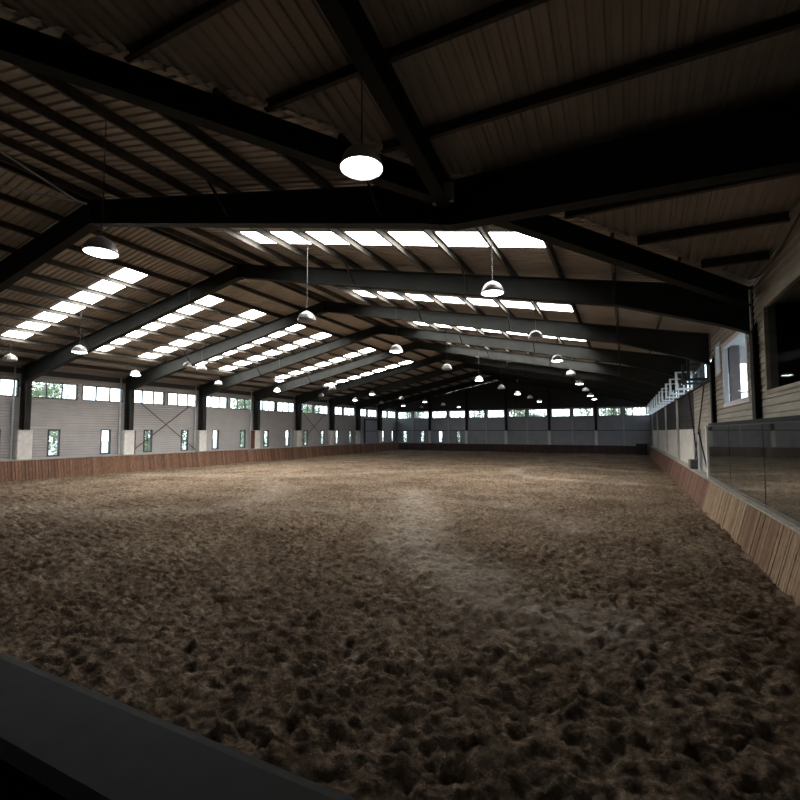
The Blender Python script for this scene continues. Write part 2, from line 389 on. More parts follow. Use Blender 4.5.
# ------------------------------------------------------------------ portal frames
def plate_beam(mb, top, bot, y, fw=.28, tw=.02, tf=.022):
    """I beam in the plane y: top and bottom polylines of (x, z) with the same count"""
    n = len(top)
    for k in range(n-1):
        a, b2, c, d = top[k], top[k+1], bot[k+1], bot[k]
        mb.hexa([(p[0], y-tw/2, p[1]) for p in (a, b2, c, d)], [(p[0], y+tw/2, p[1]) for p in (a, b2, c, d)])
        for (p, q), s in (((a, b2), -1), ((d, c), 1)):
            mb.hexa([(p[0], y-fw/2, p[1]), (q[0], y-fw/2, q[1]), (q[0], y-fw/2, q[1]+s*tf), (p[0], y-fw/2, p[1]+s*tf)],
                    [(p[0], y+fw/2, p[1]), (q[0], y+fw/2, q[1]), (q[0], y+fw/2, q[1]+s*tf), (p[0], y+fw/2, p[1]+s*tf)])
    return mb
def column(mb, xo, xi, y, z0, z1, zi, fw=.3):
    s = 1 if xi > xo else -1
    mb.hexa([(xo, y-.012, z0), (xi, y-.012, z0), (xi, y-.012, zi), (xo, y-.012, z1)], [(xo, y+.012, z0), (xi, y+.012, z0), (xi, y+.012, zi), (xo, y+.012, z1)])
    mb.box(min(xo, xo+s*.025), max(xo, xo+s*.025), y-fw/2, y+fw/2, z0, z1)
    mb.box(min(xi, xi-s*.025), max(xi, xi-s*.025), y-fw/2, y+fw/2, z0, zi)
    return mb
PEDZ = 2.72
for i, y in enumerate([-4.2] + FR):
    if i == 0: lab = 'dark steel portal frame overhead, behind the camera side of the hall'
    else: lab = 'dark steel portal frame spanning the hall, ' + nth(i-1)
    fr = empty('portal_frame', (0, 0, 0), lab, 'steel frame', 'steel portal frames')
    xw = XL + .22
    # left rafter and column
    t = [(xw, rtop(xw)), (-29.6, rtop(-29.6)), (XC, rtop(XC))]; dd = .16 if y < 9 else 0
    bt = [(xw, rbot(xw)-.05-dd), (-29.6, rbot(-29.6)-dd), (XC, rbot(XC)-dd)]
    plate_beam(MB(), t, bt, y).build('rafter', M['steel'], fr)
    column(MB(), xw-.1, -29.84, y, PEDZ, rtop(xw), rbot(-29.6)).build('column', M['steel'], fr)
    if y < 13: kx = WX + (y-WY)/VS - (.3 if y > 5 else 0)
    if y < 0:
        pass
    elif y < 13:
        t = [(XC, rtop(XC)), (kx-.35, rtop(kx-.35)), (kx+.2, rtop(kx)-.02), (2.8, rtop(kx)-.02)]
        bt = [(XC, rbot(XC)-dd), (kx-.35, rbot(kx-.35)-.15), (kx+.2, rbot(kx)-.22), (2.8, rbot(kx)-.36)]
        plate_beam(MB(), t, bt, y).build('rafter', M['steel'], fr)
        column(MB(), 3.3, 2.85, y, .02, rtop(kx)-.02, rbot(kx)-.36).build('column', M['steel'], fr)
        MB().box(kx-.02, kx+.02, y-.14, y+.14, rbot(kx)-.18, rtop(kx)-.02).build('end_plate', M['steel'], fr)
    else:
        t = [(x, rtop(x)) for x in (XC, -.1, 2.3, 2.84)]; bt = [(XC, rbot(XC)), (-.1, rbot(-.1)), (2.3, rbot(2.3)), (2.84, rbot(2.84)-.06)]
        plate_beam(MB(), t, bt, y).build('rafter', M['steel'], fr)
        column(MB(), 3.34, 2.84 if y < 20 else 3.02, y, .02, rtop(3.3), rbot(2.84)-.02).build('column', M['steel'], fr)
    MB().box(XC-.025, XC+.025, y-.15, y+.15, rbot(XC)-.05, rtop(XC)-.02).build('end_plate', M['steel'], fr)
    for side, sp, ks in ((-1, 1.375, (7,)), (1, 1.388, (4, 7, 10))):
        for k in ks:
            d = (.295 if side < 0 else .06) + sp*k; x = XC + side*d
            if side > 0 and y < 13 and (y < 0 or x > kx): continue
            for sy in (-1, 1):
                MB().bar((x, y+sy*.12, rbot(x)+.04), (x+.02, y+sy*.78, 9.53 - SL*d), .05, .05).build('fly_brace', M['rod'], fr)
a, b2 = Vector((XC+.1, valley_y(XC+.1), 0)), Vector((2.82, valley_y(2.82), 0)); d = (b2-a).normalized(); r = Vector((-d.y, d.x, 0))
mb = MB(); za, zb = sheet(XC)-.24, sheet(2.82)-.24; dep = .42
for w0, w1, o0, o1 in ((-.012, .012, -dep, 0), (-.12, .12, -.02, 0), (-.12, .12, -dep-.02, -dep)):
    mb.hexa([a+r*w0+Vector((0,0,za+o0)), a+r*w1+Vector((0,0,za+o0)), a+r*w1+Vector((0,0,za+o1)), a+r*w0+Vector((0,0,za+o1))],
            [b2+r*w0+Vector((0,0,zb+o0)), b2+r*w1+Vector((0,0,zb+o0)), b2+r*w1+Vector((0,0,zb+o1)), b2+r*w0+Vector((0,0,zb+o1))])
tag(mb.build('valley_beam', M['steel']), 'dark diagonal valley beam between the main roof and the cross roof at right', 'beam')
mb = MB(); yb = YRW; zz = lambda y, o: wing(y) - .24 + o
for w0, w1, o0, o1 in ((-.012, .012, -.45, 0), (-.12, .12, -.02, 0), (-.12, .12, -.47, -.45)):
    mb.hexa([(WX+w0, 7.78, zz(7.78, o0)), (WX+w1, 7.78, zz(7.78, o0)), (WX+w1, 7.78, zz(7.78, o1)), (WX+w0, 7.78, zz(7.78, o1))],
            [(WX+w0, yb, zz(yb, o0)), (WX+w1, yb, zz(yb, o0)), (WX+w1, yb, zz(yb, o1)), (WX+w0, yb, zz(yb, o1))])
jb = mb.build('cross_rafter', M['steel']); tag(jb, 'dark rafter of the cross roof, running from the kinked frame toward the camera', 'beam')
MB().box(WX-.2, WX+.2, 7.7, 7.78, 6.85, 7.2).build('gusset_plate', M['pipe'], jb)
for (a, b2), wd in ((((-14.0, 7.7, 9.3), (-16.9, 1.9, 9.0)), 'leaning left'), (((-14.2, 7.6, 9.35), (-11.4, 1.9, 9.02)), 'leaning right')):
    tag(MB().tube([a, b2], .022, 6).build('bracing_rod', M['pipe']), 'thin roof bracing rod near the ridge at upper left, ' + wd, 'rod', 'roof bracing rods')

# ------------------------------------------------------------------ walls
def clad_sheet(u0, u1, z0, ztop, holes, place, pitch=.16, amp=.022, ustep=None, zmax=None, boards=False):
    """horizontally ribbed sheet over (u, z) with rectangular holes; ztop(u) is the upper edge; place(u, z, o) -> 3D"""
    us = {u0, u1}
    for h in holes: us |= {h[0], h[1]}
    if ustep:
        k = u0
        while k < u1: us.add(k); k += ustep
    us = sorted(u for u in us if u0 <= u <= u1)
    zt = zmax or max(ztop(u) for u in us)
    zs = set(); k = math.floor(z0/pitch)*pitch
    def off(z):
        t = (z/pitch) % 1
        if boards: return amp*(1-t/.94) if t < .94 else amp*(t-.94)/.06
        return amp if t < .5 else amp*(1-(t-.5)/.12) if t < .62 else 0 if t < .88 else amp*(t-.88)/.12
    br = (0., .94) if boards else (0., .5, .62, .88)
    while k < zt:
        zs |= {round(k+f*pitch, 5) for f in br}; k += pitch
    for h in holes: zs |= {h[2], h[3]}
    zs = sorted(z for z in zs | {z0, zt} if z0 <= z <= zt); mb = MB()
    for a, b2 in zip(us[:-1], us[1:]):
        um = (a+b2)/2
        for c, d in zip(zs[:-1], zs[1:]):
            zm = (c+d)/2
            if d-c < 1e-6 or any(h[0] < um < h[1] and h[2] < zm < h[3] for h in holes): continue
            ca, cb, da, db = min(c, ztop(a)), min(c, ztop(b2)), min(d, ztop(a)), min(d, ztop(b2))
            if da <= ca and db <= cb: continue
            e = 1e-5
            mb.add([place(a, ca, off(c+e)), place(b2, cb, off(c+e)), place(b2, db, off(d-e)), place(a, da, off(d-e))], [(0, 1, 2, 3)])
    return mb
WIN = 0
def window(u0, u1, z0, z1, place, n, fm, label, cat='window', fw=.05, dep=.16, pane_m=None, cols=None):
    """a framed window in a wall; place(u, z, o): o is the depth away from the hall"""
    global WIN; WIN += 1
    r = empty('window_%d' % WIN, place((u0+u1)/2, z0, 0), label, cat, kind='structure'); inv = Vector(r.location)
    def blk(mb, a, b2, c, d, o0, o1):
        q = [Vector(place(*p)) - inv for p in ((a, c, o0), (b2, c, o0), (b2, d, o0), (a, d, o0))]
        q2 = [Vector(place(*p)) - inv for p in ((a, c, o1), (b2, c, o1), (b2, d, o1), (a, d, o1))]
        mb.hexa(q, q2)
    f = MB(); blk(f, u0, u1, z0, z0+fw, -.02, dep); blk(f, u0, u1, z1-fw, z1, -.02, dep); blk(f, u0, u0+fw, z0+fw, z1-fw, -.02, dep); blk(f, u1-fw, u1, z0+fw, z1-fw, -.02, dep)
    f.build('window_frame', fm, r)
    ed = cols or [u0 + (u1-u0)*k/n for k in range(n+1)]
    for k in range(n):
        a, b2 = ed[k], ed[k+1]
        if k:
            m = MB(); blk(m, a-fw*.5, a+fw*.5, z0+fw, z1-fw, .0, .1); m.build('mullion', fm, r)
        p = MB(); blk(p, a+fw*.5, b2-fw*.5, z0+fw*.6, z1-fw*.6, .055, .063); p.build('pane', pane_m or M['glass'], r)
    return r
WZ0, WZ1, SZ0, SZ1 = 4.58, 5.54, 1.16, 2.75
pL = lambda u, z, o: (XL - o, u, z)
pE = lambda u, z, o: (u, YE + o, z)
pR = lambda u, z, o: (XR + o, u, z)
bays = [-10.2, -4.2] + FR + [YE]
holesL = []; wl = []
for k in range(len(bays)-1):
    a, b2 = bays[k], bays[k+1]
    if b2 < 2: continue
    q = (b2-a)/6.
    for j, (p0, p1) in enumerate(((.33, 2.9), (3.17, 5.78))): wl.append((a+p0*q, a+p1*q, WZ0, WZ1, k-2, j, 'h'))
    for j, (p0, p1) in enumerate(((1.36, 2.02), (4.4, 5.05))):
        if k == 10 and j == 1: continue
        if k == 10: p0, p1 = .75, 1.4
        wl.append((a+p0*q, a+p1*q, SZ0, SZ1, k-2, j, 's'))
holesL = [w[:4] for w in wl]
sheetL = lambda u: 6.535
w_ = clad_sheet(YB, YE+.3, -.2, sheetL, holesL, pL, .16, .022).build('wall_left', M['clad'])
tag(w_, 'grey horizontally ribbed side wall on the left with a window band', 'wall', kind='structure')
for (a, b2, c, d, k, j, ty) in sorted(wl, key=lambda w: (w[6], w[0])):
    i = 2*k + j
    side = 'left half' if j == 0 else 'right half'
    if ty == 'h': window(a, b2, c, d, pL, 3, M['frame'], 'three pane clerestory window in the %s of the left wall bay %s' % ('near half' if j == 0 else 'far half', nth(k+1)), dep=.14)
    else: window(a, b2, c, d, pL, 1, M['frame'], 'narrow upright slot window in the %s of the left wall bay %s' % ('near half' if j == 0 else 'far half', nth(k+1)), dep=.14, fw=.07)
# end wall
cx = [XL + (XR-XL)/6*i for i in range(7)]; cx = [-30.5, -25.05, -19.55, -14.1, -8.6, -3.12, 3.0]
holesE = []; we = []
for i in range(6):
    a, b2 = cx[i], cx[i+1]; q = (b2-a)/6.
    for j, (p0, p1) in enumerate(((.3, 2.72), (3.15, 5.7))): we.append((a+p0*q, a+p1*q, WZ0-.08, WZ1-.05, i, j, 'h'))
for j, x in enumerate((-29.08, -26.28, -23.5, -20.8)): we.append((x-.3, x+.3, 1.07, 2.68, j, 0, 's'))
holesE = [w[:4] for w in we]
lowtop = lambda u: 5.62
w_ = clad_sheet(XL-.25, XR+.6, -.2, lowtop, holesE, pE, .16, .02).build('wall_end', M['clad_end'])
tag(w_, 'blue grey ribbed far end wall below the gable', 'wall', kind='structure')
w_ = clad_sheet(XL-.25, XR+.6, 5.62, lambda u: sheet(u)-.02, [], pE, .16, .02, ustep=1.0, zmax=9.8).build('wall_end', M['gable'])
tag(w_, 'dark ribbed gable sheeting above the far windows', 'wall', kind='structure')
for (a, b2, c, d, i, j, ty) in we:
    if ty == 'h': window(a, b2, c, d, pE, 3, M['frame'], 'clerestory window high in the far end wall, %s' % nth(2*i+j, 'the left corner'), fw=.06)
    else: window(a, b2, c, d, pE, 1, M['frame'], 'narrow slot window low in the far end wall, %s' % nth(i, 'the left corner'), fw=.06)
t_ = MB().box(XL, XR, YE-.03, YE+.01, 2.72, 2.8).build('trim_1', M['gable']); tag(t_, 'thin dark trim line across the far end wall', 'trim', kind='structure')
t_ = MB().box(XL-.01, XL+.03, YB, YE, 2.78, 2.83).build('trim_2', M['clad']); tag(t_, 'thin grey trim line along the left wall above the slot windows', 'trim', kind='structure')
t_ = MB().box(XL, XL+.12, YB, YE, 5.88, 6.2).build('trim_3', M['gable']); tag(t_, 'dark eaves beam along the left wall above the windows', 'trim', kind='structure')
# back wall
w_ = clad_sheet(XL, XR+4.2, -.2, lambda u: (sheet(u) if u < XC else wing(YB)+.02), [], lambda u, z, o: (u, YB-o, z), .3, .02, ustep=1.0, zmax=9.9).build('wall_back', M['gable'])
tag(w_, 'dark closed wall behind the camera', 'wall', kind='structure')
# right wall: gallery cladding over the mirrors
WW = (14.8, 18.25, 3.42, 5.5); NW = (18.56, 19.46, 4.58, 5.68); BW = (8.4, 13.2, 3.48, 5.6)
def topR(u):
    return wing(u)+.02 if u < 13.8 else sheet(3.05)+.02
w_ = clad_sheet(-10.2, 20.35, 2.92, topR, [WW, NW, BW], lambda u, z, o: (XR - o, u, z), .17, .03, ustep=.5, zmax=9.9, boards=True).build('wall_right', M['cream'])
tag(w_, 'cream weatherboard gallery wall above the mirrors at right', 'wall', kind='structure')
w_ = MB().box(3.02, 3.1, -10.2, 20.35, -.2, 2.92).build('wall_right', M['dark']); tag(w_, 'dark wall backing the mirrors at right', 'wall', kind='structure')
w_ = clad_sheet(20.35, 25.6, .2, lambda u: 4.58, [], lambda u, z, o: (XR - o, u, z), .17, .03, boards=True).build('wall_right', M['cream'])
tag(w_, 'cream weatherboard wall just beyond the mirrors', 'wall', kind='structure')
wr = []
ybR = [19.8, 25.8, 31.8, 37.8, 43.8, 49.57, 55.33, YE]
for k in range(7):
    a, b2 = ybR[k], ybR[k+1]; q = (b2-a)/6
    for p0, p1 in ((.35, 2.95), (3.1, 5.75)): wr.append((a+p0*q, a+p1*q, 4.62, 5.5))
mb = clad_sheet(25.6, YE, -.2, lambda u: 4.58, [], pR, .3, .01).build('wall_right', M['black'])
tag(mb, 'black boarded wall under the open windows at right', 'wall', kind='structure')
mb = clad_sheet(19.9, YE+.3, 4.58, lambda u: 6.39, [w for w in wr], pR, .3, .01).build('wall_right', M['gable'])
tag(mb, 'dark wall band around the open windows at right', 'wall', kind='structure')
t_ = MB().box(XR-.05, XR+.06, 20.4, YE, 4.54, 4.6).build('trim_4', M['steel']); tag(t_, 'dark sill line under the open windows of the right wall', 'trim', kind='structure')
for k, w in enumerate(wr):
    lab = 'clerestory window with a casement swung open into the hall, right wall, ' + nth(k)
    r = window(w[0], w[1], w[2], w[3], pR, 2, M['frame'], lab, dep=.08, fw=.09)
    o = r.location
    def fb(mb, a, b2, c, d, y0, y1): mb.box(a-o.x, b2-o.x, y0-o.y, y1-o.y, c-o.z, d-o.z)
    for ys in ([w[0]+.75, w[1]-.1] if k == 0 else [w[1]-.1]):
        sf = MB(); x0, x1, z0, z1 = XR-.76, XR-.05, 4.6, 5.48
        for (a, b2, c, d) in ((x0, x1, z0, z0+.1), (x0, x1, z1-.06, z1), (x0, x0+.1, z0+.1, z1-.06), (x1-.06, x1, z0+.1, z1-.06)): fb(sf, a, b2, c, d, ys-.03, ys+.03)
        cs = sf.build('casement', M['frame'] if k == 0 else M['white'], r)
        sg = MB(); fb(sg, x0+.05, x1-.05, z0+.05, z1-.05, ys-.004, ys+.004); sg.build('pane', M['glass'], cs)
# gallery windows
def pG(u, z, o): return (XR - .02 + o, u, z)
window(*WW, pG, 1, M['white'], 'tall white framed gallery window at right with a pillar behind the glass', fw=.14, dep=.12)
window(*NW, pG, 1, M['white'], 'narrow white framed gallery window beside the tall white one', fw=.1, dep=.2)
window(*BW, pG, 1, M['cream'], 'large dark gallery window at the right edge of the view', fw=.1, dep=.2, pane_m=glass('dark_room_glass', (.8, .83, .85), .05))
t_ = MB().box(2.8, 3.02, -10.2, 20.35, 2.84, 2.93).build('trim_5', M['steel']); tag(t_, 'dark ledge under the gallery cladding above the mirrors', 'trim', kind='structure')
mb = MB()
for z in (3.0,): mb.box(2.955, 3.0, 14.05, 14.25, 2.93, 6.3)
t_ = mb.build('trim_6', M['steel']); tag(t_, 'dark upright trim between the white and the dark gallery window', 'trim', kind='structure')
# gallery rooms
def wallbox(name, m, lab, *b):
    o = MB().box(*b).build(name, m); return tag(o, lab, 'wall', kind='structure')
wallbox('wall_gallery', M['dark'], 'dark partition inside the gallery', 3.1, 7.2, 13.85, 14.0, 2.9, 6.3)
wallbox('wall_gallery', M['dark'], 'dark back wall inside the unlit gallery room', 7.1, 7.2, -10.2, 13.85, 2.9, 6.3)
mb = MB().box(6.4, 6.5, 14.0, 20.3, 2.9, 3.3).box(6.4, 6.5, 14.0, 20.3, 5.5, 6.3)  # unseen wall, its openings shaped to let sky light brighten the room
tag(mb.build('wall_gallery', M['plaster']), 'grey plaster outer wall of the gallery room with wide openings added for sky light', 'wall', kind='structure')
o = MB().box(3.06, 7.2, -10.2, 20.4, 5.72, 5.8).build('ceiling', M['plaster']); tag(o, 'grey ceiling of the gallery room behind the white window', 'ceiling', kind='structure')
o = MB().box(3.12, 7.2, -10.2, 20.4, 2.95, 3.02).build('floor', M['plaster']); tag(o, 'unseen floor of the gallery room, made pale to bounce light', 'floor', kind='structure')  # unseen floor, given a pale tone to bounce light in the room
mb = MB().box(3.1, 3.3, 20.3, 20.4, 3.0, 5.75).box(3.3, 6.5, 20.3, 20.4, 5.1, 5.75).box(3.3, 6.5, 20.3, 20.4, 3.0, 3.4)
tag(mb.build('wall_gallery', M['plaster']), 'pale end wall of the gallery room around its opening', 'wall', kind='structure')
o = MB().box(3.46, 3.76, 19.9, 20.2, 3.02, 5.72).build('gallery_pillar', M['mauve']); tag(o, 'mauve grey square pillar behind the tall white gallery window', 'pillar')
tag(MB().tube([(3.8, 20.2, 4.05), (6.38, 20.2, 4.05)], .03).build('hand_rail', M['rod']), 'dark rail across the bright opening behind the tall white window', 'rail')
so = empty('sofa', (4.6, 11.2, 3.02), 'dark blue seat in the unlit gallery room behind the large dark window', 'sofa')
MB().box(-.5, .5, -1.6, 1.6, 0, .45).build('seat', M['navy'], so); MB().box(.3, .55, -1.6, 1.6, .45, .95).build('backrest', M['navy'], so)
for s in (-1, 1): MB().box(-.5, .55, s*1.75-.12, s*1.75+.12, 0, .65).build('armrest', M['navy'], so)
# gable cable
pts = [(2.93, 13.7, 6.38), (2.93, 13.0, 6.28), (2.93, 12.3, 6.24), (2.93, 11.4, 6.34), (2.93, 10.4, 6.52), (2.93, 9.2, 6.85)]
tag(MB().tube(pts, .022, 6).build('cable', M['brown']), 'sagging brown cable along the top of the cream gallery wall', 'cable')

# ------------------------------------------------------------------ plinths, posts, pipes, bracing
def plinth(x0, x1, y0, y1, z, lab, m=None, brown=0):
    r = empty('concrete_plinth', ((x0+x1)/2, (y0+y1)/2, 0), lab, 'plinth', 'concrete column plinths')
    w, d = (x1-x0)/2, (y1-y0)/2; ch = .03
    mb = MB(); P = [(-w, -d+ch), (-w+ch, -d), (w-ch, -d), (w, -d+ch), (w, d-ch), (w-ch, d), (-w+ch, d), (-w, d-ch)]
    mb.prism([(a, b2, -.15) for a, b2 in P], (0, 0, z+.15)); mb.build('block', M['conc'], r)
    if brown:
        by = d+.02 if brown > 0 else -d-.02
        MB().box(-w-.01, w+.02, min(by-.03, by+.03), max(by-.03, by+.03), 0, z-.02).build('timber_facing', M['brown'], r)['label'] = 'brown timber facing board'
    return r
for i, y in enumerate(FR):
    plinth(XL+.05, -29.97, y-.36, y+.36, PEDZ, 'pale concrete plinth under a column of the left wall, ' + nth(i), brown=(1 if i == 3 else -1 if i == 5 else 0))
    mb = MB().tube([(XL+.12, y-.46, .0), (XL+.12, y-.46, 6.3)], .05)
    r = mb.build('conduit_pipe', M['pipe']); tag(r, 'pale vertical pipe beside a left wall column, ' + nth(i), 'pipe', 'left wall pipes')
for i, x in enumerate(cx[1:6]):
    p = empty('gable_post', (x, YE-.22, PEDZ), 'dark steel post rising from a plinth on the far wall, ' + nth(i, 'the left corner'), 'post', 'far wall posts')
    mb = MB()
    zt = sheet(x) - .2 - PEDZ
    mb.box(-.15, .15, -.15, -.13, 0, zt).box(-.15, .15, .13, .15, 0, zt).box(-.01, .01, -.13, .13, 0, zt); mb.build('shaft', M['steel'], p)
    MB().box(-.18, .18, -.17, .17, 0, .02).build('base_plate', M['steel'], p)
    plinth(x-.19, x+.19, YE-.42, YE-.02, PEDZ, 'pale narrow concrete plinth under a far wall post, ' + nth(i, 'the left corner'))
for i in range(6):
    x = (cx[i]+cx[i+1])/2
    tag(MB().box(x-.07, x+.07, YE-.1, YE-.01, 0, 5.6).build('mid_post', M['pipe']), 'slim pale post between far wall windows, ' + nth(i, 'the left corner'), 'post', 'slim far wall posts')
for y0, y1, nm in ((20.1, 25.5, 'near'), (38.1, 43.5, 'far')):
    for a, b2, w in ((y0, y1, 'falling toward the far end'), (y1, y0, 'rising toward the far end')):
        tag(MB().tube([(XL+.1 + (.05 if a < b2 else 0), a, 5.1), (XL+.1 + (.05 if a < b2 else 0), b2, 1.15)], .024, 6).build('bracing_rod', M['rod']), 'thin wall brace of the %s cross on the left wall, %s' % (nm, w), 'rod', 'left wall bracing')
# sliding door in the far left corner
dr = empty('door_1', (XL+.1, 53.3, 0), 'grey door in a dark frame near the far end of the left wall', 'door', kind='structure')
MB().box(-.05, .02, -1.6, 1.6, .0, 4.1).build('door_leaf', M['clad_end'], dr)
MB().box(-.06, .1, -1.72, -1.58, 0, 4.25).box(-.06, .1, 1.58, 1.72, 0, 4.25).box(-.06, .1, -1.72, 1.72, 4.1, 4.28).build('door_frame', M['frame'], dr)
MB().box(.02, .05, -1.6, 1.6, 2.62, 2.7).build('door_rail', M['frame'], dr)

# ------------------------------------------------------------------ kickboards
kb = empty('kickboard', (0, 0, 0), 'red brown plank kickboard along the foot of the left wall', 'kickboard')
mb = MB(); k = 2.2
while k < 60.0:
    w = .138; t = .012*random.random()
    mb.hexa([(-29.5+t, k, -.08), (-29.5+t, k+w, -.08), (-29.72+t, k+w, 1.04), (-29.72+t, k, 1.04)], [(-29.54, k, -.08), (-29.54, k+w, -.08), (-29.76, k+w, 1.04), (-29.76, k, 1.04)]); k += .16
mb.build('planking', M['kick'], kb)
MB().box(-29.95, -29.66, 2.0, 60.0, 1.04, 1.09).build('top_rail', M['railpale'], kb)
MB().box(-29.94, -29.8, 2.0, 60.0, -.2, 1.04).build('backing', M['black'], kb)
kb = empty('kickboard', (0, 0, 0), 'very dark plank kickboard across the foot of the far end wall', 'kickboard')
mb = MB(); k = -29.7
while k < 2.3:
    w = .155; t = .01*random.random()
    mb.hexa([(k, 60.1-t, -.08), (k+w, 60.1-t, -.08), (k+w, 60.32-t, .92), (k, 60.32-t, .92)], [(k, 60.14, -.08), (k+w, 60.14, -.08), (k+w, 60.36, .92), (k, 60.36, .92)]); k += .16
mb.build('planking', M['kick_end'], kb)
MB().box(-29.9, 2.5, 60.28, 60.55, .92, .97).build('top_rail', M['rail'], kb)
kb = empty('kickboard', (0, 0, 0), 'leaning plank kickboard along the right wall, red, tan and brown boards', 'kickboard')
def rk(y0, y1, bw, m, lab):
    mb = MB(); k = y0
    while k < y1 - 1e-4:
        w = min(bw, y1-k) - .012; t = .018*random.random()
        mb.hexa([(2.34-t, k, -.1), (2.34-t, k+w, -.1), (2.61-t, k+w, .92), (2.61-t, k, .92)], [(2.38, k, -.1), (2.38, k+w, -.1), (2.65, k+w, .92), (2.65, k, .92)]); k += bw
    mb.build('planking', m, kb)['label'] = lab
rk(19.0, 60.2, .21, M['kick_red'], 'worn red brown boards')
rk(13.6, 19.0, .17, M['kick_tan'], 'pale tan boards')
rk(11.0, 13.6, .2, M['kick_brown'], 'darker brown boards')
rk(2.2, 11.0, .105, M['kick_slat'], 'narrow upright brown slats')
MB().box(2.59, 2.83, 2.2, 60.4, .92, .96).build('top_rail', M['railpale'], kb)
MB().box(2.83, 2.98, 20.4, 60.4, .92, .955).build('ledge', M['railpale'], kb)
MB().box(2.66, 2.8, 2.2, 60.3, -.2, .92).build('backing', M['black'], kb)
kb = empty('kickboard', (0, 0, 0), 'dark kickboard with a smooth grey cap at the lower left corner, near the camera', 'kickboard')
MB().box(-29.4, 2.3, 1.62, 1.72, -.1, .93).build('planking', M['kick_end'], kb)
cp = MB(); pr = [(1.3, .9), (1.3, .97), (1.36, 1.0), (1.80, 1.0), (1.86, .985), (1.89, .95), (1.89, .9)]
cp.prism([(-29.4, a, z) for a, z in pr], (31.7, 0, 0)); cp.build('cap', M['cap'], kb)
# mirrors
for i, (a, b2) in enumerate(((5.2, 8.86), (8.9, 12.53), (12.57, 16.2), (16.24, 19.95))):
    mi = empty('arena_mirror', (2.735, (a+b2)/2, .96), 'dusty wall mirror above the right kickboard, ' + ('outermost toward the camera', 'at the right edge of the photo', 'middle of the visible three', 'beside the white post')[i], 'mirror', 'arena wall mirrors')
    h = (b2-a)/2
    MB().box(-.01, .0, -h+.012, h-.012, .02, 1.84).build('mirror_glass', M['mirror'], mi)
    MB().box(.002, .05, -h, h, 0, 1.87).build('backing_board', M['frame'], mi)
    MB().box(-.02, .0, -h, h, 0, .02).build('bottom_bead', M['rail'], mi)
tag(MB().box(2.69, 2.8, 20.05, 20.3, .96, 2.84).build('white_post', M['white']), 'white upright post at the end of the mirrors', 'post')
# white panels and posts beyond
for i, (a, b2) in enumerate(((25.7, 31.9), (32.7, 40.4), (41.4, 50.6), (53.4, 60.2))):
    tag(MB().box(2.93, 2.99, a, b2, .96, 2.74).build('wall_panel', M['whitepanel']), 'dirty white board panel low on the right wall, ' + nth(i), 'panel', 'white panels on the right wall')
for i, (y, z0) in enumerate(((32.3, .96), (40.9, .96), (51.0, .96), (60.5, .96))):
    tag(MB().box(2.84, 2.94, y-.12, y+.12, z0, 4.5).build('slim_post', M['whitepanel']), 'slim pale post against the dark right wall, ' + nth(i), 'post', 'slim posts on the right wall')
tag(MB().tube([(2.9, 23.6, .955), (2.9, 23.6, 2.75)], .07).build('conduit_pipe', M['pipe']), 'short pale blue pipe on the cream wall past the mirrors', 'pipe')
for i, (p, q) in enumerate((((2.86, 26.2, 4.5), (2.86, 23.9, 1.2)), ((2.86, 21.4, 4.5), (2.86, 25.0, 1.2)), ((2.86, 23.3, 2.6), (2.86, 21.2, .98)))):
    tag(MB().tube([p, q], .025, 6).build('bracing_rod', M['rod']), 'thin dark rod on the cream wall past the mirrors, ' + ('from upper left', 'from upper right', 'low and short')[i], 'rod')
bx = empty('control_box', (2.78, 24.6, .96), 'small dark grey box on the kickboard ledge past the mirrors', 'box')
MB().box(-.16, .12, -.4, .4, 0, .4).build('case', M['greybox'], bx)
MB().box(-.18, -.16, -.34, .34, .05, .35).build('cover', M['rail'], bx)
mb_ = empty('mounting_block', (1.75, 59.3, -.03), 'dark stepped block in the far right corner', 'block')
MB().box(-.6, .5, -.5, .5, 0, 1.25).build('body', M['black'], mb_); MB().box(-.64, .54, -.54, .54, 1.25, 1.3).build('lid', M['rail'], mb_)

# ------------------------------------------------------------------ pendant lamps
def make_lamp(lit):
    r = empty('pendant_lamp')
    outer = [(.055, .275), (.11, .267), (.165, .235), (.212, .187), (.245, .125), (.265, .062), (.277, 0)]
    inner = [(.267, .0), (.252, .06), (.23, .12), (.197, .177), (.15, .222), (.05, .255)]
    MB().lathe(outer + inner, 28).build('reflector', M['alu'], r)
    lens = [(.262, .012), (.24, .0), (.185, -.02), (.107, -.036), (.02, -.042)]
    MB().lathe(lens, 28, cap1=True).build('lens', M['lens_on' if lit else 'lens_off'], r)
    gh = MB().lathe([(.06, .272), (.06, .295), (.04, .308), (.012, .312)], 16, cap1=True).build('gear_housing', M['alu'], r)
    MB().tube([(-.04, 0, .30), (0, 0, .37), (.04, 0, .30)], .007, 5).build('hook', M['wire'], gh)
    return r
protos = {1: make_lamp(True), 0: make_lamp(False)}; used = set()
rows = [('rightmost', -2.8, 5.99, range(0, 9), (1, 1, 0, 1, 0, 1, 0, 1, 1)),
        ('second from right', -8.4, 5.92, range(0, 9), (1, 0, 1, 0, 1, 0, 1, 0, 1)),
        ('third from right', -19.8, 5.84, range(1, 10), (1, 0, 1, 0, 1, 0, 1, 0, 1)),
        ('leftmost', -25.2, 5.87, range(1, 10), (0, 1, 0, 1, 0, 1, 0, 1, 0))]
def hang(x, y, z, lit, label, sc=1.):
    o = protos[lit] if lit not in used else copy_tree(protos[lit]); used.add(lit)
    o.location = (x, y, z); tag(o, label, 'lamp', 'pendant lamps in rows')
    zr = (sheet(x) - .2 - z)/sc; o.scale = (sc,)*3
    MB().tube([(0, 0, .36), (0, 0, zr)], .009, 5).build('suspension_wire', M['wire'], o)
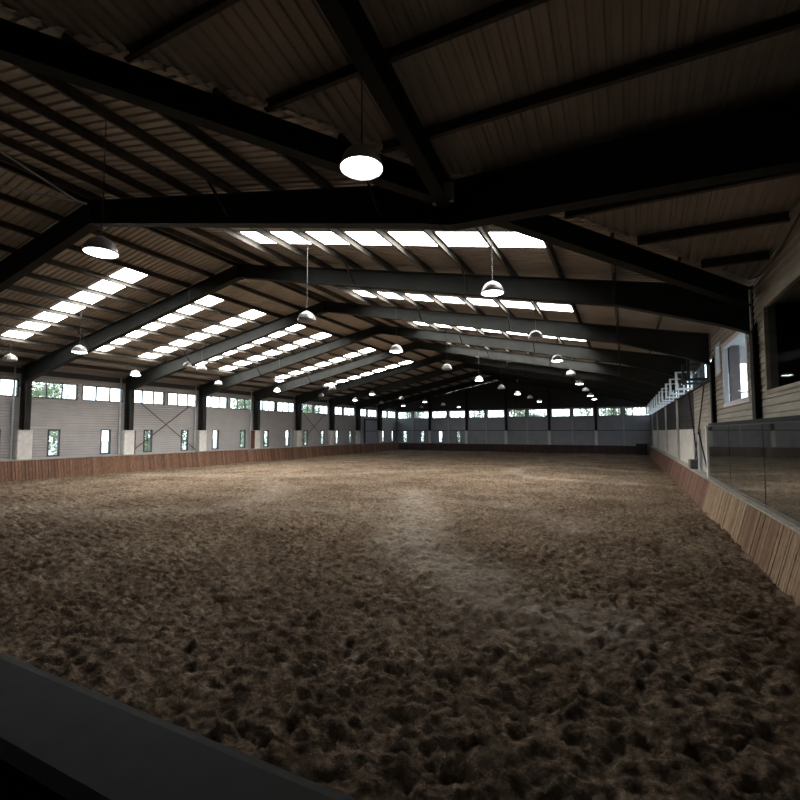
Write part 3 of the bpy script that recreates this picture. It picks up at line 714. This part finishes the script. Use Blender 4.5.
for nm, x, z, ks, lits in rows:
    for n, (k, lit) in enumerate(zip(ks, lits)):
        y = 4.85 + 6*k - max(0, k-6)*.2
        xx = x - (.1 if (k == 0 and x > -5) else -.08 if k == 0 else 0) + random.uniform(-.02, .02)
        hang(xx, y, z + random.uniform(-.02, .02) - (.09 if k == 0 and x < -5 else 0), lit, '%s domed pendant lamp in the %s row, %s' % ('lit' if lit else 'unlit', nm, nth(n)))
hang(-14.95, 12.05, 5.1, 0, 'small unlit pendant on a long wire hanging from the ridge, apart from the rows', .62)

# ------------------------------------------------------------------ trees outside
def make_tree(seed, h, rad, nl):
    rr = random.Random(seed); r = empty('tree')
    t = MB(); t.lathe([(.22, 0), (.17, 1.2), (.13, h*.5), (.05, h*.85)], 8)
    for k in range(7):
        a = rr.uniform(0, 6.28); z = rr.uniform(.3, .7)*h; ln = rad*rr.uniform(.5, .9)
        t.tube([(0, 0, z), (math.cos(a)*ln*.5, math.sin(a)*ln*.5, z+.5), (math.cos(a)*ln, math.sin(a)*ln, z+1.2)], .05, 5)
    t.build('trunk', M['bark'], r)
    c = MB(); blobs = [(rr.uniform(-.6, .6)*rad, rr.uniform(-.6, .6)*rad, rr.uniform(.12, .92)*h, rr.uniform(.35, .6)*rad) for _ in range(16)]
    for _ in range(nl):
        bx_, by_, bz_, br = rr.choice(blobs)
        v = Vector((rr.gauss(0, 1), rr.gauss(0, 1), rr.gauss(0, .8))).normalized()*br*rr.random()**.4
        p = Vector((bx_, by_, max(bz_, .5))) + v; s = rr.uniform(.1, .22)
        if p.z < .25: continue
        a = Vector((rr.gauss(0, 1), rr.gauss(0, 1), rr.gauss(0, 1))).normalized(); b2 = a.cross(Vector((rr.gauss(0, 1), rr.gauss(0, 1), rr.gauss(0, 1)))).normalized()
        c.add([p-a*s, p-b2*s*.55, p+a*s, p+b2*s*.55], [(0, 1, 2, 3)])
    c.build('crown', M['leaf'], r)
    return r
tp = [make_tree(1, 6.5, 2.3, 2600), make_tree(2, 8.0, 2.6, 3000), make_tree(3, 5.2, 2.2, 2300)]; first = [True]*3
def tree(x, y, k, label, sc=1.):
    o = tp[k] if first[k] else copy_tree(tp[k]); first[k] = False
    o.location = (x, y, -.3); o.rotation_euler.z = random.uniform(0, 6.28); o.scale = (sc,)*3
    tag(o, label, 'tree', 'trees outside the hall')
for i in range(10):
    tree(-43 - (i % 2)*5, 17 + i*6.6, i % 3, 'leafy green tree outside the left wall windows, ' + nth(i), .95)
for i in range(8):
    tree(-30 + i*4.9, 67 + (i % 2)*4.5, (i+1) % 3, 'leafy green tree outside the far end windows, ' + nth(i, 'the left corner'), 1.)

# ------------------------------------------------------------------ world, camera, view
w = bpy.data.worlds.new('overcast'); S.world = w; w.use_nodes = True
N, L = w.node_tree.nodes, w.node_tree.links; bg = N['Background']
tc = N.new('ShaderNodeTexCoord'); sp = N.new('ShaderNodeSeparateXYZ'); L.new(tc.outputs['Generated'], sp.inputs[0])
r = N.new('ShaderNodeValToRGB'); r.color_ramp.elements[0].position = .0; r.color_ramp.elements[1].position = .6
r.color_ramp.elements[0].color = (.88, .95, 1, 1); r.color_ramp.elements[1].color = (.72, .85, 1, 1)
L.new(sp.outputs[2], r.inputs[0]); L.new(r.outputs[0], bg.inputs[0]); bg.inputs[1].default_value = 5.0
cam = bpy.data.cameras.new('camera'); co = bpy.data.objects.new('camera', cam); C.objects.link(co)
cam.sensor_width = 36; cam.lens = 458.09/800*36; cam.shift_y = 4/800; cam.clip_end = 500; cam.clip_start = .05
co.location = (0, 0, 2.6412); co.rotation_euler = (math.pi/2 + .0595, 0, .4551)
S.camera = co
S.view_settings.view_transform = 'Standard'; S.view_settings.look = 'None'; S.view_settings.gamma = 1; S.view_settings.exposure = 0
S.view_settings.use_curve_mapping = False
S.cycles.use_denoising = True
try: S.cycles.denoiser = 'OPENIMAGEDENOISE'
except Exception: pass
S.cycles.max_bounces = 7; S.cycles.diffuse_bounces = 4; S.cycles.glossy_bounces = 3; S.cycles.transparent_max_bounces = 12
S.cycles.sample_clamp_indirect = 4; S.cycles.caustics_reflective = False; S.cycles.caustics_refractive = False
